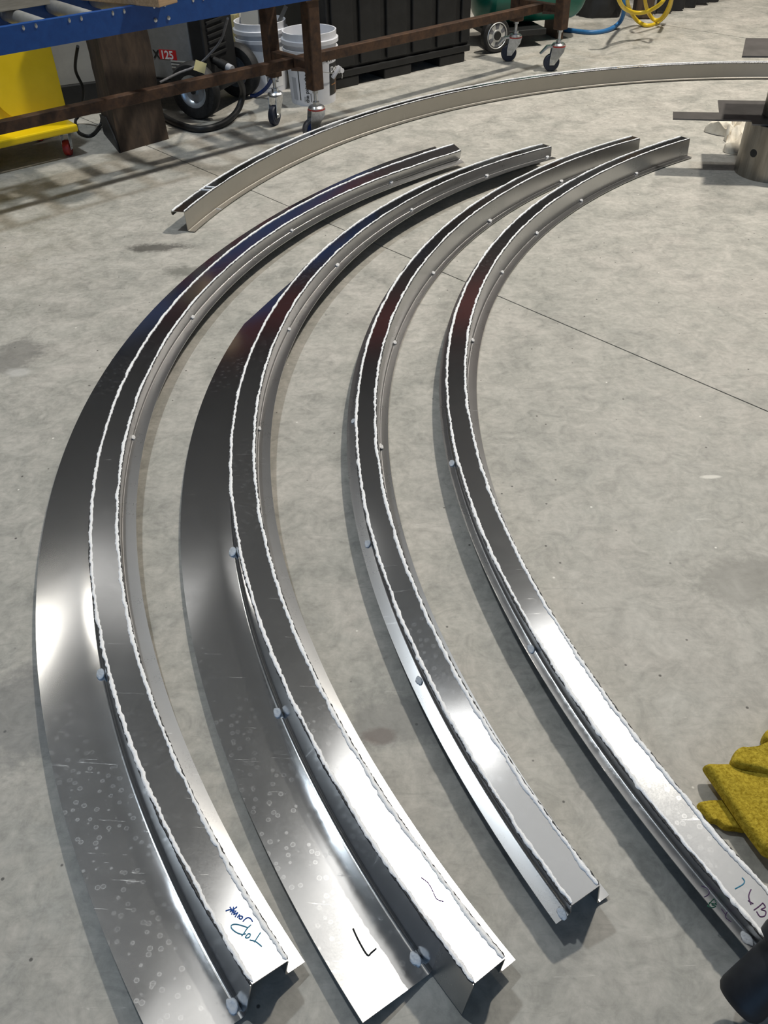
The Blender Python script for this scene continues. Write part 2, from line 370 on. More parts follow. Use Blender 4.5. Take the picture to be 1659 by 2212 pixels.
def bead(rail, rho, zeta, a0, a1, parent, seed, rad=.0034, wob=.0022, name='weld_bead', mat='weld', flat=.55, inward=0.0):
    rnd = random.Random(seed); R = rail.r0; N = int(abs(a1-a0)*R/.0042); V = []; F = []; K = 7; L = parent.location
    ctl = [rnd.uniform(-1, 1) for _ in range(N//2+4)]; ctl2 = [rnd.uniform(-1, 1) for _ in range(N//9+4)]
    for i in range(N+1):
        a = a0 + (a1-a0)*i/N; k = i/2; j = int(k); k -= j; w1 = ctl[j]*(1-k)+ctl[j+1]*k
        k = i/9; j = int(k); k -= j; w2 = ctl2[j]*(1-k)+ctl2[j+1]*k
        off = wob*(.55*w1 + .6*w2); r = rad*(1.05 + .30*rnd.uniform(-1, 1) + .28*w2)
        if i in (0, N): r *= .5
        for q in range(K):
            t = 2*pi*q/K; V.append(rail.pos(a, rho + inward + off + r*cos(t), zeta + r*flat*sin(t)) - L)
    for i in range(N): F += [(i*K+q, i*K+(q+1) % K, (i+1)*K+(q+1) % K, (i+1)*K+q) for q in range(K)]
    F.append(tuple(range(K))[::-1]); F.append(tuple(N*K+q for q in range(K)))
    return obj(name, V, F, mat, parent, smooth=50)
def tack_mesh(seed, hole):
    rnd = random.Random(seed); mb = MB(); n = 14; rings = [(1.0, 0.0), (.92, .22), (.70, .36), (.42, .34), (.18, .18 if hole else .42)]
    V = []; F = []
    for r, z in rings:
        for i in range(n):
            a = 2*pi*i/n; j = 1 + .16*rnd.uniform(-1, 1); V.append((r*j*cos(a)*1.25, r*j*sin(a)*.8, .6*z*(1+.3*rnd.uniform(-1, 1))))
    for q in range(len(rings)-1):
        for i in range(n): F.append((q*n+i, q*n+(i+1) % n, (q+1)*n+(i+1) % n, (q+1)*n+i))
    F.append(tuple((len(rings)-1)*n+i for i in range(n))); F.append(tuple(range(n))[::-1])
    me = bpy.data.meshes.new('tack_weld'); me.from_pydata([Vector(v)*.0085 for v in V], [], F); me.update(); me.materials.append(MAT['tack'])
    for p in me.polygons: p.use_smooth = True
    return me
TACK = [tack_mesh(3, False), tack_mesh(5, True), tack_mesh(9, False)]
def tacks(rail, parent, pix, rho, zeta, nvec, z, scale=1.0):
    for i, (px, py) in enumerate(pix):
        a = rail.ang(px, py, z); p = rail.pos(a, rho, zeta); q = rail.pos(a, rho + nvec[0]*.01, zeta + nvec[1]*.01); t = rail.pos(a+.004, rho, zeta) - p
        o = bpy.data.objects.new('tack_weld', TACK[i % 3]); col.objects.link(o); o.parent = parent
        M = axis_mat(p - parent.location, q - p, t); o.matrix_local = M @ Matrix.Scale(scale*(.85+.3*random.random()), 4)
def strokes(rail, parent, name, mat, lines, zeta, wid=.0009, off=(0, 0), sc=1.0):
    mb = MB(); L = parent.location
    for ln in lines:
        pts = []
        for (x, y) in ln:
            px, py = off[0] + x*sc, off[1] + y*sc; z = .05
            for _ in range(5):
                q = at(px, py, z); a = atan2(q.y-rail.cy, -(q.x-rail.cx)); R = hypot(q.x-rail.cx, q.y-rail.cy)
                f = rail.phi(a); x_ = R - rail.r0 - rail.c3*a**3 - rail.c4*a**4; rho = (x_ + zeta*sin(f))/cos(f)
                z = rho*sin(f) + zeta*cos(f) + .004
            pts.append(at(px, py, z) - L)
        if len(pts) > 2: pts = spline(pts, 5)
        mb.tube(pts, wid, 5)
    o = mb.build(name, mat, parent, smooth=60); o['kind'] = 'part' if False else o.get('kind', ''); del o['kind']
    return o
def make_rail(rail, label, a0, a1, seed, flange_a0=None, topmat='alu_top', webmat='alu', widemat='alu_wide'):
    am = (a0+a1)/2; base = rail.pos(am, 0, 0)
    t = thing('curved_rail', label, 'metal rail', (base.x, base.y, 0), 0, 'curved welded aluminium rails on the floor')
    w, H, hs, Wo, Wi = rail.w, rail.H, rail.hs, rail.Wo, rail.Wi; fa = a0 if flange_a0 is None else flange_a0
    if rail.kind == 'outer':
        OW = [(0, H-.003), (0, 0), (Wo, 0)]; IW = [(-w, H-.003), (-w, H-hs), (-w-Wi, H-hs)]; o0, i0 = 0.0, -w
    else:
        OW = [(w, H-.003), (w, H-hs), (w+Wo, H-hs)]; IW = [(0, H-.003), (0, 0), (-Wi, 0)]; o0, i0 = w, 0.0
    sweep(rail, [(i0+.0015, H-.0015), (o0-.0015, H-.0015)], a0, a1, 'top_plate', topmat, t)
    if rail.kind == 'outer':
        if fa > a0 + 1e-4: sweep(rail, [(0, H-.003), (0, .0)], a0, fa, 'web_extension', webmat, t, n=8)
        l = bend(OW[0], OW[1], OW[2], .010); sweep(rail, l[:-1] + [(Wo*.3, 0), (Wo*.7, 0), l[-1]], fa, a1, 'wide_flange', widemat, t)
    elif Wo > 0: sweep(rail, bend(*OW, .006), a0, a1, 'outer_flange', webmat, t)
    else: sweep(rail, bend((w, H-.003), (w, H-hs), (w-.006, H-hs-.003), .003, 2), a0, a1, 'outer_lip', webmat, t)
    sweep(rail, bend(*IW, .007), a0, a1, 'inner_flange', webmat, t)
    bead(rail, o0, H+.0006, a0+.001, a1-.001, t, seed, inward=-.0028); bead(rail, i0, H+.0006, a0+.001, a1-.001, t, seed+1, inward=.0028)
    bead(rail, o0, H-.0016, a0+.001, a1-.001, t, seed+2, rad=.0024, wob=.0008, name='weld_toe', mat='toe', flat=1.0)  # dark line under each bead: oxide and shadow put into its colour
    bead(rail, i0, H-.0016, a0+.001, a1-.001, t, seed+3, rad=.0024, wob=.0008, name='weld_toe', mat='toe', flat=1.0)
    return t
A = make_rail(RA, 'leftmost curved aluminium rail with a wide outer flange and TOP written on it', -.6607, .995, 11)
B = make_rail(RB, 'second curved aluminium rail from the left, wide flange marked with a black L', -.6480, 1.024, 23, flange_a0=-.6195)
C_ = make_rail(RC, 'curved aluminium rail without wide flange, ending open between the marked rails', -.509, 1.037, 37)
D_ = make_rail(RD, 'rightmost of the four parallel curved aluminium rails, running out beside the gloves', -.555, 1.034, 51)
E_r = make_rail(RE, 'separate long curved aluminium rail lying far back in front of the bench', .290, 1.93, 71, webmat='alu_warm')
# tack welds
q = RA
tacks(RA, A, [(848, 390), (630, 498), (417, 688), (290, 948)], -RA.w-.004, RA.H-RA.hs+.005, (-.7, .7), .045)
tacks(RA, A, [(224, 1453), (512, 2165)], .011, .004, (.35, .94), .01, 1.3)
tacks(RB, B, [(1179, 343), (1043, 382), (882, 457), (725, 578), (622, 717), (562, 930), (598, 1252)], -RB.w-.004, RB.H-RB.hs+.005, (-.7, .7), .045)
tacks(RB, B, [(508, 1190), (607, 1536), (908, 2062)], .011, .004, (.35, .94), .01, 1.3)
tacks(RC, C_, [(1216, 392), (1061, 477), (940, 590), (855, 740), (822, 965)], -.005, .006, (-.7, .7), .01)
tacks(RC, C_, [(766, 906), (797, 1170), (906, 1465), (1216, 1968)], RC.w+.012, RC.H-RC.hs+.003, (.3, .95), .05, 1.1)
tacks(RD, D_, [(1376, 374), (1256, 433), (1160, 503), (1088, 588), (1024, 735)], -.005, .006, (-.7, .7), .01)
tacks(RD, D_, [(981, 1000), (1152, 1400), (1628, 2015)], RD.w+.010, RD.H-RD.hs+.003, (.3, .95), .055, 1.1)
# the far rail's splice
for px, py in ((452, 412), (462, 406)):
    a = RE.ang(px, py, RE.H); mb = MB()
    mb.tube([RE.pos(a, x, RE.H+.0006) - E_r.location for x in (.002, RE.w/2, RE.w-.002)], .0028, 6)
    mb.build('splice_weld', 'tack', E_r, smooth=60)
a = RE.ang(475, 455, 0.0); mb = MB().tube([RE.pos(a, x, .002) - E_r.location for x in (-.004, -RE.Wi*.6, -RE.Wi)], .0016, 6); mb.build('splice_weld', 'tack', E_r, smooth=60)
# handwriting
K8 = dict(off=(380, 1800), sc=.2652)
strokes(RA, A, 'handwriting', 'ink_teal', [[(690, 808), (665, 845), (640, 885)], [(600, 868), (650, 882), (700, 922)],
    [(575, 832), (590, 818), (606, 822), (600, 842), (580, 852), (566, 846), (575, 832)],
    [(612, 745), (580, 775), (550, 820), (535, 835)], [(590, 770), (540, 752), (485, 740), (452, 750), (455, 775), (490, 805), (535, 822), (570, 818)]], RA.H, **K8)
strokes(RA, A, 'handwriting', 'ink_blue', [[(625, 720), (612, 698), (590, 686), (568, 695), (545, 718)], [(530, 700), (515, 690), (525, 672), (545, 682), (530, 700)],
    [(520, 660), (500, 685)], [(505, 645), (482, 680)], [(505, 645), (470, 660), (490, 630)], [(470, 660), (488, 632)], [(470, 600), (455, 660)], [(498, 598), (440, 640)], [(405, 632), (440, 622), (480, 632)], [(440, 600), (470, 645)]], RA.H, **K8)
K1 = dict(off=(700, 1700), sc=.3918)
strokes(RB, B, 'marker_letter', 'ink_black', [[(160, 780), (190, 845), (238, 925), (262, 912), (288, 890)]], .0016, wid=.0013, **K1)
strokes(RB, B, 'marker_stroke', 'ink_purple', [[(535, 498), (575, 530), (600, 575), (622, 617), (660, 632)]], RB.H, **K1)
K7 = dict(off=(1250, 1550), sc=.2992)
strokes(RD, D_, 'handwriting', 'ink_teal', [[(1180, 1155), (1197, 1180), (1185, 1205), (1130, 1236)]], RD.H, **K7)
strokes(RD, D_, 'handwriting', 'ink_purple', [[(1245, 1240), (1228, 1290), (1245, 1352)], [(1222, 1320), (1262, 1345)], [(1265, 1390), (1300, 1365), (1330, 1338)], [(1330, 1338), (1348, 1368), (1318, 1385), (1350, 1398), (1345, 1430), (1310, 1436), (1285, 1400)]], RD.H, **K7)
strokes(RD, D_, 'handwriting', 'ink_green', [[(930, 1362), (955, 1330), (978, 1308)], [(978, 1308), (992, 1340), (960, 1352), (990, 1362), (965, 1372), (930, 1362)], [(940, 1335), (1000, 1352)]], RD.H-RD.hs+.0012, wid=.0007, **K7)
strokes(RD, D_, 'handwriting', 'ink_purple', [[(885, 1215), (925, 1232), (943, 1262), (930, 1284), (905, 1296)]], RD.H-RD.hs+.0012, wid=.0007, **K7)
strokes(RD, D_, 'handwriting', 'ink_purple', [[(1030, 1380), (1065, 1430)], [(1072, 1402), (1060, 1440), (1102, 1476)]], RD.H-RD.hs+.0012, wid=.0007, **K7)

# ================================================================ roller conveyor on its castor frame
U = radians(40.04); BO = Vector((-.298, 4.692, 0))
bu, bb = Vector((cos(U), sin(U), 0)), Vector((-sin(U), cos(U), 0))
bench = thing('roller_conveyor', 'long blue roller conveyor on a rusty brown steel frame with castors', 'conveyor', BO, U)
RZ0, RZ1, DEP = .644, .737, .37
def channel(y, sgn, x0, x1):
    mb = MB(); t = .003
    mb.box((x0, min(y, y+sgn*t), RZ0), (x1, max(y, y+sgn*t), RZ1))
    for z in (RZ0, RZ1-t): mb.box((x0, min(y+sgn*t, y+sgn*.032), z), (x1, max(y+sgn*t, y+sgn*.032), z+t))
    return mb
channel(-.042, 1, -2.9, .62).build('side_rail', 'blue', bench); channel(DEP+.042, -1, -2.9, .62).build('side_rail', 'blue', bench)
rm = None
for i in range(15):
    x = -2.78 + i*.2075 + .0
    if rm is None:
        o = MB().lathe([(.012, -.002), (.0285, 0), (.030, .003), (.030, DEP+.061), (.0285, DEP+.064), (.012, DEP+.066)], 28, axis_mat((0, -.032, 0), (0, 1, 0))).build('roller', 'roller', bench, smooth=40); rm = o.data
    else: o = bpy.data.objects.new('roller', rm); col.objects.link(o); o.parent = bench
    o.location = (x, 0, .706)
hole = MB().lathe([(.0075, 0), (.0075, .0022), (.005, .003)], 14, axis_mat((0, 0, 0), (0, -1, 0))).build('bolt', 'zinc', bench, smooth=40)
hm = hole.data; hole.location = (-1.431, -.042, .724); hole.scale = (.75, 1, 1.2)
for k in range(-6, 10):
    for dx in (0.0, .052):
        if k == 0 and dx == 0: continue
        o = bpy.data.objects.new('bolt', hm); col.objects.link(o); o.parent = bench; o.location = (-1.431 + k*.1925 + dx, -.042, .724); o.scale = (.75, 1, 1.2)
for x in (-.858, -.794, -.04, .02):
    o = bpy.data.objects.new('bolt', hm); col.objects.link(o); o.parent = bench; o.location = (x, -.042, .673); o.scale = (1.1, 1.6, 1.1)
P = .034
for x in (0.0, 1.949):
    top = RZ0
    for y in (0.0, DEP): MB().box((x-P, y-P, .238), (x+P, y+P, top)).build('leg', 'rust', bench, bevel=.006)
    MB().box((x-.025, P, .318), (x+.025, DEP-P, .368)).build('cross_piece', 'rust', bench, bevel=.003)
    MB().prism([(x-.07, .10), (x+.07, .10), (x+.025, .03), (x-.025, .03)], .320, .332).build('gusset', 'rust', bench)
    MB().box((x-.05, -.042, RZ0-.006), (x+.05, DEP+.042, RZ0-.0002)).build('saddle', 'rust', bench)
for x0, x1 in ((-2.9, -.027), (.027, 1.922)): MB().box((x0, .135, .318), (x1, .185, .366)).build('long_bar', 'rust', bench, bevel=.003)
MB().box((.62, -.042, RZ0+.0005), (2.05, -.036, RZ0+.05)).build('top_angle', 'rust', bench)
# castors
def castor(loc, yaw, tyre, core, brake, ring):
    g = bpy.data.objects.new('castor', None); g.empty_display_size = .03; col.objects.link(g); g.parent = bench; g.location = loc; g.rotation_euler = (0, 0, yaw)
    off, r = .036, .051
    MB().lathe([(.0095, .162), (.0095, .239)], 14).lathe([(.0165, .222), (.0165, .2375)], 6).lathe([(.0190, .162), (.0190, .180)], 6).build('stem', 'zinc', g, smooth=40)
    MB().lathe([(.036, .146), (.043, .148), (.043, .1535), (.034, .162)], 28).build('swivel_head', 'zinc', g, smooth=40)
    if ring: MB().lathe([(.0445, .1415), (.0445, .1482)], 28).build('seal_ring', 'red', g, smooth=40)
    f = MB()
    for s in (-1, 1):
        pl = [(-.041, .1445), (.041, .1445), (.034, .112), (-off+.016, .038), (-off-.014, .038), (-off-.015, .075)]
        f.prism(pl, s*.0225-.0014, s*.0225+.0014, axis_mat((0, 0, 0), (0, -1, 0), (1, 0, 0)))
    f.box((-.041, -.0239, .1405), (.041, .0239, .1445)); f.build('fork', 'zinc', g, bevel=.001)
    Mx = axis_mat((-off, 0, r), (0, 1, 0))
    MB().lathe([(.030, -.016), (r-.005, -.016), (r, -.010), (r, .010), (r-.005, .016), (.030, .016)], 36, Mx).build('tyre', tyre, g, smooth=35)
    MB().lathe([(.010, -.0175), (.034, -.0175), (.034, .0175), (.010, .0175)], 28, Mx).build('wheel_core', core, g, smooth=35)
    MB().lathe([(.009, -.0275), (.009, .0275)], 6, Mx).build('axle_nut', 'zinc', g)
    if brake:
        b = MB().prism([(-.025, .141), (-.068, .135), (-.112, .100), (-.117, .105), (-.074, .149), (-.025, .152)], -.019, .019, axis_mat((0, 0, 0), (0, -1, 0), (1, 0, 0)))
        b.build('brake_pedal', 'zinc', g, bevel=.002)
castor((0, DEP, 0), radians(68-40), 'navy_rubber', 'navy_rubber', False, False)
castor((0, 0, 0), radians(-10), 'grey_rubber', 'blue_rubber', False, True)
castor((1.949, DEP, 0), radians(-40), 'navy_rubber', 'navy_rubber', True, True)
castor((1.949, 0, 0), radians(-40), 'navy_rubber', 'navy_rubber', True, True)

# things lying on the conveyor
def onbench(x, y, z): return BO + bu*x + bb*y + Vector((0, 0, z))
tb = thing('timber_block', 'pale sawn timber beam end resting across the blue conveyor rollers', 'timber', onbench(-.93, .1, .7375), U + radians(20))
MB().box((-.055, -.26, 0), (.065, .42, .085)).build('beam', 'wood_pale', tb, bevel=.003)
gp = MB().box((-.9, -.055, 0), (.44, .055, .045)).build('grey_board', 'plank', bevel=.002); gp.location = onbench(-1.62, .30, .738); gp.rotation_euler = (0, 0, U + radians(2))
tag(gp, 'long weathered grey board lying along the rollers of the blue conveyor', 'board')

# ================================================================ yellow machine on castors (left edge)
yo = Vector((-1.505, 4.51, 0)); ym = thing('yellow_cabinet', 'bright yellow steel machine cabinet on red castors under the conveyor', 'machine', yo, radians(38.0))
MB().box((-.90, .0, .115), (0.0, .46, .150)).build('base_plate', 'yellow', ym, bevel=.008)
MB().box((-.88, .13, .151), (-.005, .44, .62)).build('body', 'yellow', ym, bevel=.01)
pl = [(-.045, .30), (-.045, .62), (-.60, .62), (-.60, .62)]
R_, cxp, czp = .16, -.18, .36
poly = [(.005, .20), (.005, .62), (-.34, .62)] + [(cxp - R_*cos(t), czp - (R_+.02)*sin(t)) for t in [i*pi/2/10 for i in range(11)]]
MB().prism(poly, .0, .012, axis_mat((0, .129, 0), (0, -1, 0), (1, 0, 0))).build('front_panel', 'yellow', ym, bevel=.002)
def small_castor(g0, x, y, yaw):
    g = bpy.data.objects.new('castor', None); col.objects.link(g); g.parent = g0; g.location = (x, y, 0); g.rotation_euler = (0, 0, yaw)
    Mx = axis_mat((-.012, 0, .038), (0, 1, 0))
    MB().lathe([(.008, -.015), (.036, -.015), (.038, -.011), (.038, .011), (.036, .015), (.008, .015)], 28, Mx).build('wheel', 'red', g, smooth=35)
    f = MB().box((-.026, -.025, .104), (.030, .025, .110))
    for s in (-1, 1): f.prism([(-.024, .104), (.028, .104), (.004, .030), (-.024, .030)], s*.020-.0014, s*.020+.0014, axis_mat((0, 0, 0), (0, -1, 0), (1, 0, 0)))
    f.build('fork', 'zinc', g, bevel=.0008); MB().lathe([(.020, .109), (.020, .1152)], 16).build('swivel_head', 'zinc', g, smooth=40)
    MB().lathe([(.006, -.026), (.006, .026)], 6, Mx).build('axle_nut', 'zinc', g)
small_castor(ym, -.055, .06, radians(52)); small_castor(ym, -.46, .06, radians(10)); small_castor(ym, -.075, .40, radians(40)); small_castor(ym, -.80, .40, 0)

# pale panel standing behind, and the old timber post
pp = MB().box((-.35, 0, .16), (.22, .02, .62)).build('steel_panel', 'panel', bevel=.002); pp.location = (-1.80, 5.22, 0); pp.rotation_euler = (0, 0, radians(24))
pbase = MB().box((-.36, -.04, 0), (.24, .16, .16)).build('plinth', 'black'); pbase.parent = pp
tag(pp, 'pale grey steel cabinet side behind the old timber post', 'cabinet')
bp = [at(262, 330), at(365, 300), at(318, 262), at(228, 288)]
bc = sum(bp, Vector())/4; tp = thing('timber_post', 'thick dark weathered timber post standing on the floor under the conveyor', 'timber', bc)
V = []; rnd = random.Random(4); Fs = []; NZ = 14
ringp = []
for i in range(4):
    a, b = bp[i], bp[(i+1) % 4]
    for k in range(5): ringp.append(a + (b-a)*(k/5.0) - bc)
for j in range(NZ+1):
    z = .92*j/NZ; k = 1.0 - .05*min(1, j/5)
    for q in ringp: V.append((q.x*k + .003*rnd.uniform(-1, 1), q.y*k + .003*rnd.uniform(-1, 1), z if j else .0))
n_ = len(ringp)
for j in range(NZ): Fs += [(j*n_+i, j*n_+(i+1) % n_, (j+1)*n_+(i+1) % n_, (j+1)*n_+i) for i in range(n_)]
Fs += [tuple(range(n_))[::-1], tuple(NZ*n_+i for i in range(n_))]
obj('post', V, Fs, 'wood_old', tp, smooth=40)
e0, e1 = bp[3]-bc, bp[0]-bc; ev = e1-e0; en = Vector((ev.y, -ev.x, 0)).normalized(); en = en if en.y < 0 else -en
MB().prism([(0, 0), (ev.length+.004, 0), (ev.length*.80, .07), (ev.length*.45, .125), (0, .10)], .001, .008, axis_mat(e0 + en*.002, en, ev)).build('steel_shoe', 'black', tp)

# ================================================================ plasma cutter on its wheeled cart
wa, wc = Vector((.92, -.39, 0)).normalized(), Vector((.39, .92, 0)).normalized()
wo = Vector((-.995, 5.10, 0)); WU = atan2(wa.y, wa.x)
pc = thing('plasma_cutter', 'grey and black plasma cutter on a two-wheeled cart, red 125 badge', 'welding machine', wo, WU)
# local x: along the machine to its front, y: away from the camera
MB().box((-.56, .09, .165), (-.050, .40, .62)).build('case', 'grey_paint', pc, bevel=.012)
fp = MB().box((-.048, .085, .165), (.045, .405, .62)).build('front_panel', 'black', pc, bevel=.01)
for i in range(9): MB().box((.046, .12, .29+i*.032), (.057, .30, .306+i*.032)).build('louvre', 'black', pc, bevel=.003)
MB().box((-.57, .05, .128), (.10, .44, .164)).build('cart_tray', 'black', pc, bevel=.006)
for i in range(3): MB().box((-.195, .084, .262-i*.016), (-.085, .0895, .270-i*.016)).build('vent', 'hub', pc, bevel=.003)
Rw = .148
def cart_wheel(y):
    Mx = axis_mat((0, y, Rw), (0, 1, 0))
    g = MB().lathe([(.085, -.034), (.115, -.040), (Rw-.012, -.036), (Rw, -.018), (Rw, .018), (Rw-.012, .036), (.115, .040), (.085, .034)], 44, Mx, cap=False).build('wheel', 'tyre', pc, smooth=35)
    MB().lathe([(.0, -.020), (.020, -.022), (.024, -.012), (.060, -.010), (.074, -.026), (.088, -.030), (.090, .030), (.0, .02)], 40, Mx, cap=False).build('rim', 'hub_blue', g, smooth=35)
    MB().lathe([(.014, -.032), (.014, .02)], 12, Mx).build('hub_cap', 'black', g)
cart_wheel(0.0); cart_wheel(.47)
MB().lathe([(.012, 0), (.012, .47)], 12, axis_mat((0, 0, Rw), (0, 1, 0))).build('axle', 'black', pc)
# badge
def flat_text(body, size, mat, parent, M, name='lettering', bold=0.0):
    me = text_mesh(body, size, bold); me.transform(M); return link(name, me, mat, parent)
Mb = axis_mat((-.300, .0893, .275), (0, -1, 0), (1, 0, 0)) @ Matrix.Scale(1.45, 4)
MB().box((0, 0, -.0005), (.078, .034, .0006), Mb @ Matrix.Translation((.024, -.002, 0))).build('badge', 'print_red', pc)
flat_text('125', .040, 'paper', pc, Mb @ Matrix.Translation((.029, .0005, .0012)), bold=.0012)
flat_text('X', .040, 'print', pc, Mb @ Matrix.Translation((-.004, .0005, .0012)), bold=.001)
# label and torch plug by the front
MB().lathe([(.020, 0), (.020, .05), (.026, .055), (.026, .11)], 16, axis_mat((.045, .15, .275), (1, -.25, -.25))).build('torch_plug', 'black', pc, smooth=40)
MB().lathe([(.0205, 0), (.0205, .035)], 16, axis_mat((.150, .125, .25), (1, -.25, -.25))).build('plug_collar', 'print_grey', pc, smooth=40)

def cable(name, label, cat, pts, r, mat, n=12, seg=12):
    pts = [Vector(p) for p in pts]; b = Vector((pts[0].x, pts[0].y, 0))
    o = MB().tube(spline([p - b for p in pts], seg), r, n).build(name, mat, smooth=60); o.location = b
    return tag(o, label, cat)
def fl(px, py, z): return at(px, py, z)
cable('black_hose', 'thick black rubber hose looping over the floor before the cart wheels', 'hose',
      [fl(338, 240, .018), fl(350, 250, .018), fl(385, 268, .018), fl(430, 279, .018), fl(480, 268, .018), fl(512, 240, .03), fl(524, 205, .10), fl(520, 178, .20), fl(505, 160, .26)], .0175, 'black')
pld = cable('power_lead', 'thin dark lead running up past the louvred front of the plasma cutter', 'cable',
      [fl(345, 178, .26), fl(385, 158, .28), fl(425, 142, .30), fl(455, 115, .36), fl(478, 85, .44), fl(492, 40, .58)], .006, 'grey_rubber')
tg = fl(433, 143, .305) - pld.location; MB().box((-.026, -.030, -.001), (.026, .030, .001), axis_mat(tg + Vector((0, -.012, 0)), (.1, -1, .45), (.35, 0, 1))).build('swing_tag', 'cream', pld)
cable('dark_cable', 'thin black cable loop hanging between yellow cabinet and timber post', 'cable',
      [fl(168, 100, .45), fl(163, 150, .32), fl(180, 195, .20), fl(172, 245, .06), fl(163, 262, .022), fl(170, 285, .012), fl(195, 293, .010), fl(216, 272, .012), fl(220, 255, .05)], .008, 'black')
cable('blue_lead', 'dark blue lead curving down between cart wheel and white bucket', 'cable',
      [fl(588, 150, .22), fl(588, 168, .16), fl(575, 190, .07), fl(555, 205, .016), fl(540, 206, .014)], .011, 'blue_rubber')

# ================================================================ the white buckets
def bucket(name, label, c, rot, rb=.132, rt=.152, hh=.375):
    t = thing(name, label, 'bucket', c, rot, 'white paint buckets')
    rr = lambda z: rb + (rt-rb)*z/hh
    prof = [(rb-.01, .002), (rb, .0), (rr(.27), .27), (rr(.27)+.014, .272), (rr(.285)+.014, .290), (rr(.30)+.003, .292), (rr(.315)+.003, .315), (rr(.315)+.016, .317), (rr(.335)+.016, .337), (rt+.002, .340), (rt+.004, hh), (rt-.002, hh+.001), (rt-.004, hh), (rb-.003, .008)]
    mb = MB().lathe(prof, 56, cap=False); n = 56
    mb.f.append(tuple(range(n))[::-1]); k = (len(prof)-1)*n; mb.f.append(tuple(k+i for i in range(n)))
    mb.build('pail', 'white_pl', t, smooth=30)
    return t, rr
def wrap(me, rr, ang0, eps):               # bend a flat mesh (x along, y up) round the pail
    for v in me.vertices:
        z = v.co.y; r = rr(z) + eps + v.co.z; a = ang0 + v.co.x/rr(.15); v.co = (r*cos(a), r*sin(a), z)
def wrap_rect(t, rr, a0, wdt, z0, z1, mat, eps, name='printed_label'):
    V = []; F = []; n = 14
    for i in range(n+1):
        for z in (z0, z1): a = a0 + wdt*i/n/rr(.15); r = rr(z)+eps; V.append((r*cos(a), r*sin(a), z))
    F = [(2*i, 2*i+2, 2*i+3, 2*i+1) for i in range(n)]
    return obj(name, V, F, mat, t, smooth=60)
def wrap_text(t, rr, body, size, a0, z0, mat, vertical=False, bold=0.0, eps=.0016):
    me = text_mesh(body, size, bold)
    me.transform((Matrix.Translation((0, z0, 0)) @ Matrix.Rotation(pi/2, 4, 'Z')) if vertical else Matrix.Translation((0, z0, 0)))
    wrap(me, rr, a0, eps); return link('lettering', me, mat, t)
b2c = at(672, 230) + Vector((.01, .135, 0)); CA = atan2(-b2c.y, -b2c.x)      # angle that faces the camera
b2, rr = bucket('paint_bucket', 'white paint bucket with black Deco label standing behind the frame legs', (b2c.x, b2c.y, 0), 0)
wrap_text(b2, rr, 'the paint the professionals', .030, CA - .20, .020, 'print', True, .0006)
wrap_rect(b2, rr, CA - .12, .0035, .024, .070, 'print', .0012, 'print_line')
wrap_rect(b2, rr, CA + .80, .105, .045, .215, 'print', .0012)
wrap_rect(b2, rr, CA + .80 + .055/.14, .048, .048, .165, 'brown_print', .0016)
wrap_rect(b2, rr, CA + .80 + .015/.14, .05, .098, .103, 'orange_print', .0020)
wrap_text(b2, rr, 'Deco', .042, CA + .80 + .008/.14, .168, 'paper', bold=.0008, eps=.0018)
wrap_rect(b2, rr, CA + .62, .15, .228, .245, 'print', .0012); wrap_text(b2, rr, 'II I II', .026, CA + .70, .224, 'paper', bold=.0008, eps=.0018)
wrap_rect(b2, rr, CA - .62, .006, .03, .20, 'print', .0012); wrap_rect(b2, rr, CA - .42, .028, .024, .052, 'print_grey', .0012); wrap_rect(b2, rr, CA - 1.0, .035, .03, .15, 'print_grey', .0012)
hp = [Vector((rr(.26)*1.03*cos(CA+s), rr(.26)*1.03*sin(CA+s), z)) for s, z in ((-.35, .262), (-.1, .225), (.3, .19), (.75, .17), (1.05, .165))]
hw = MB().tube(spline([p*1.0 + Vector((p.x, p.y, 0))*.06 for p in hp], 8), .0022, 6).build('bail_handle', 'zinc', b2, smooth=60)
e = hp[-1] + Vector((hp[-1].x, hp[-1].y, 0))*.08
MB().lathe([(.011, -.038), (.012, -.034), (.012, .034), (.011, .038)], 14, axis_mat(e, (.6, .25, .75))).build('grip', 'white_pl', hw, smooth=40)
b1c = at(575, 202) + Vector((-.01, .135, 0)); CB = atan2(-b1c.y, -b1c.x)
b1, rr1 = bucket('paint_bucket', 'white bucket full of metal offcuts behind the cart wheel', (b1c.x, b1c.y, 0), 0)
for r_ in range(26):
    if r_ in (9, 18): continue
    wrap_rect(b1, rr1, CB + .06, .040*(.75+.25*random.random()), .238 - r_*.0072, .242 - r_*.0072, 'print', .0012, 'print_line')
    wrap_rect(b1, rr1, CB + .42, .034*(.75+.25*random.random()), .238 - r_*.0072, .242 - r_*.0072, 'print', .0012, 'print_line')
wrap_rect(b1, rr1, CB - .02, .13, .03, .255, 'paper', .0008)
def scrap(label, loc, rot, poly, mat):
    o = MB().prism(poly, 0, .002).build('metal_offcut', mat); o.location = Vector((b1c.x, b1c.y, 0)) + Vector(loc); o.rotation_euler = rot
    tag(o, label, 'metal scrap', 'offcuts in the bucket')
scrap('square bright metal offcut sticking up at the back of the bucket', (-.075, .055, .20), (radians(80), .2, .1), [(-.04, 0), (.045, 0), (.03, .34), (-.045, .34)], 'alu_warm')
scrap('bent pale metal offcut leaning forward in the bucket', (-.055, -.05, .20), (radians(62), -.15, -.2), [(-.035, 0), (.05, 0), (.055, .24), (-.05, .26), (-.06, .20)], 'alu_warm')
scrap('narrow mottled strip offcut standing upright in the bucket', (.015, .0, .20), (radians(78), .1, .5), [(-.02, 0), (.02, 0), (.026, .36), (-.012, .37)], 'tack')
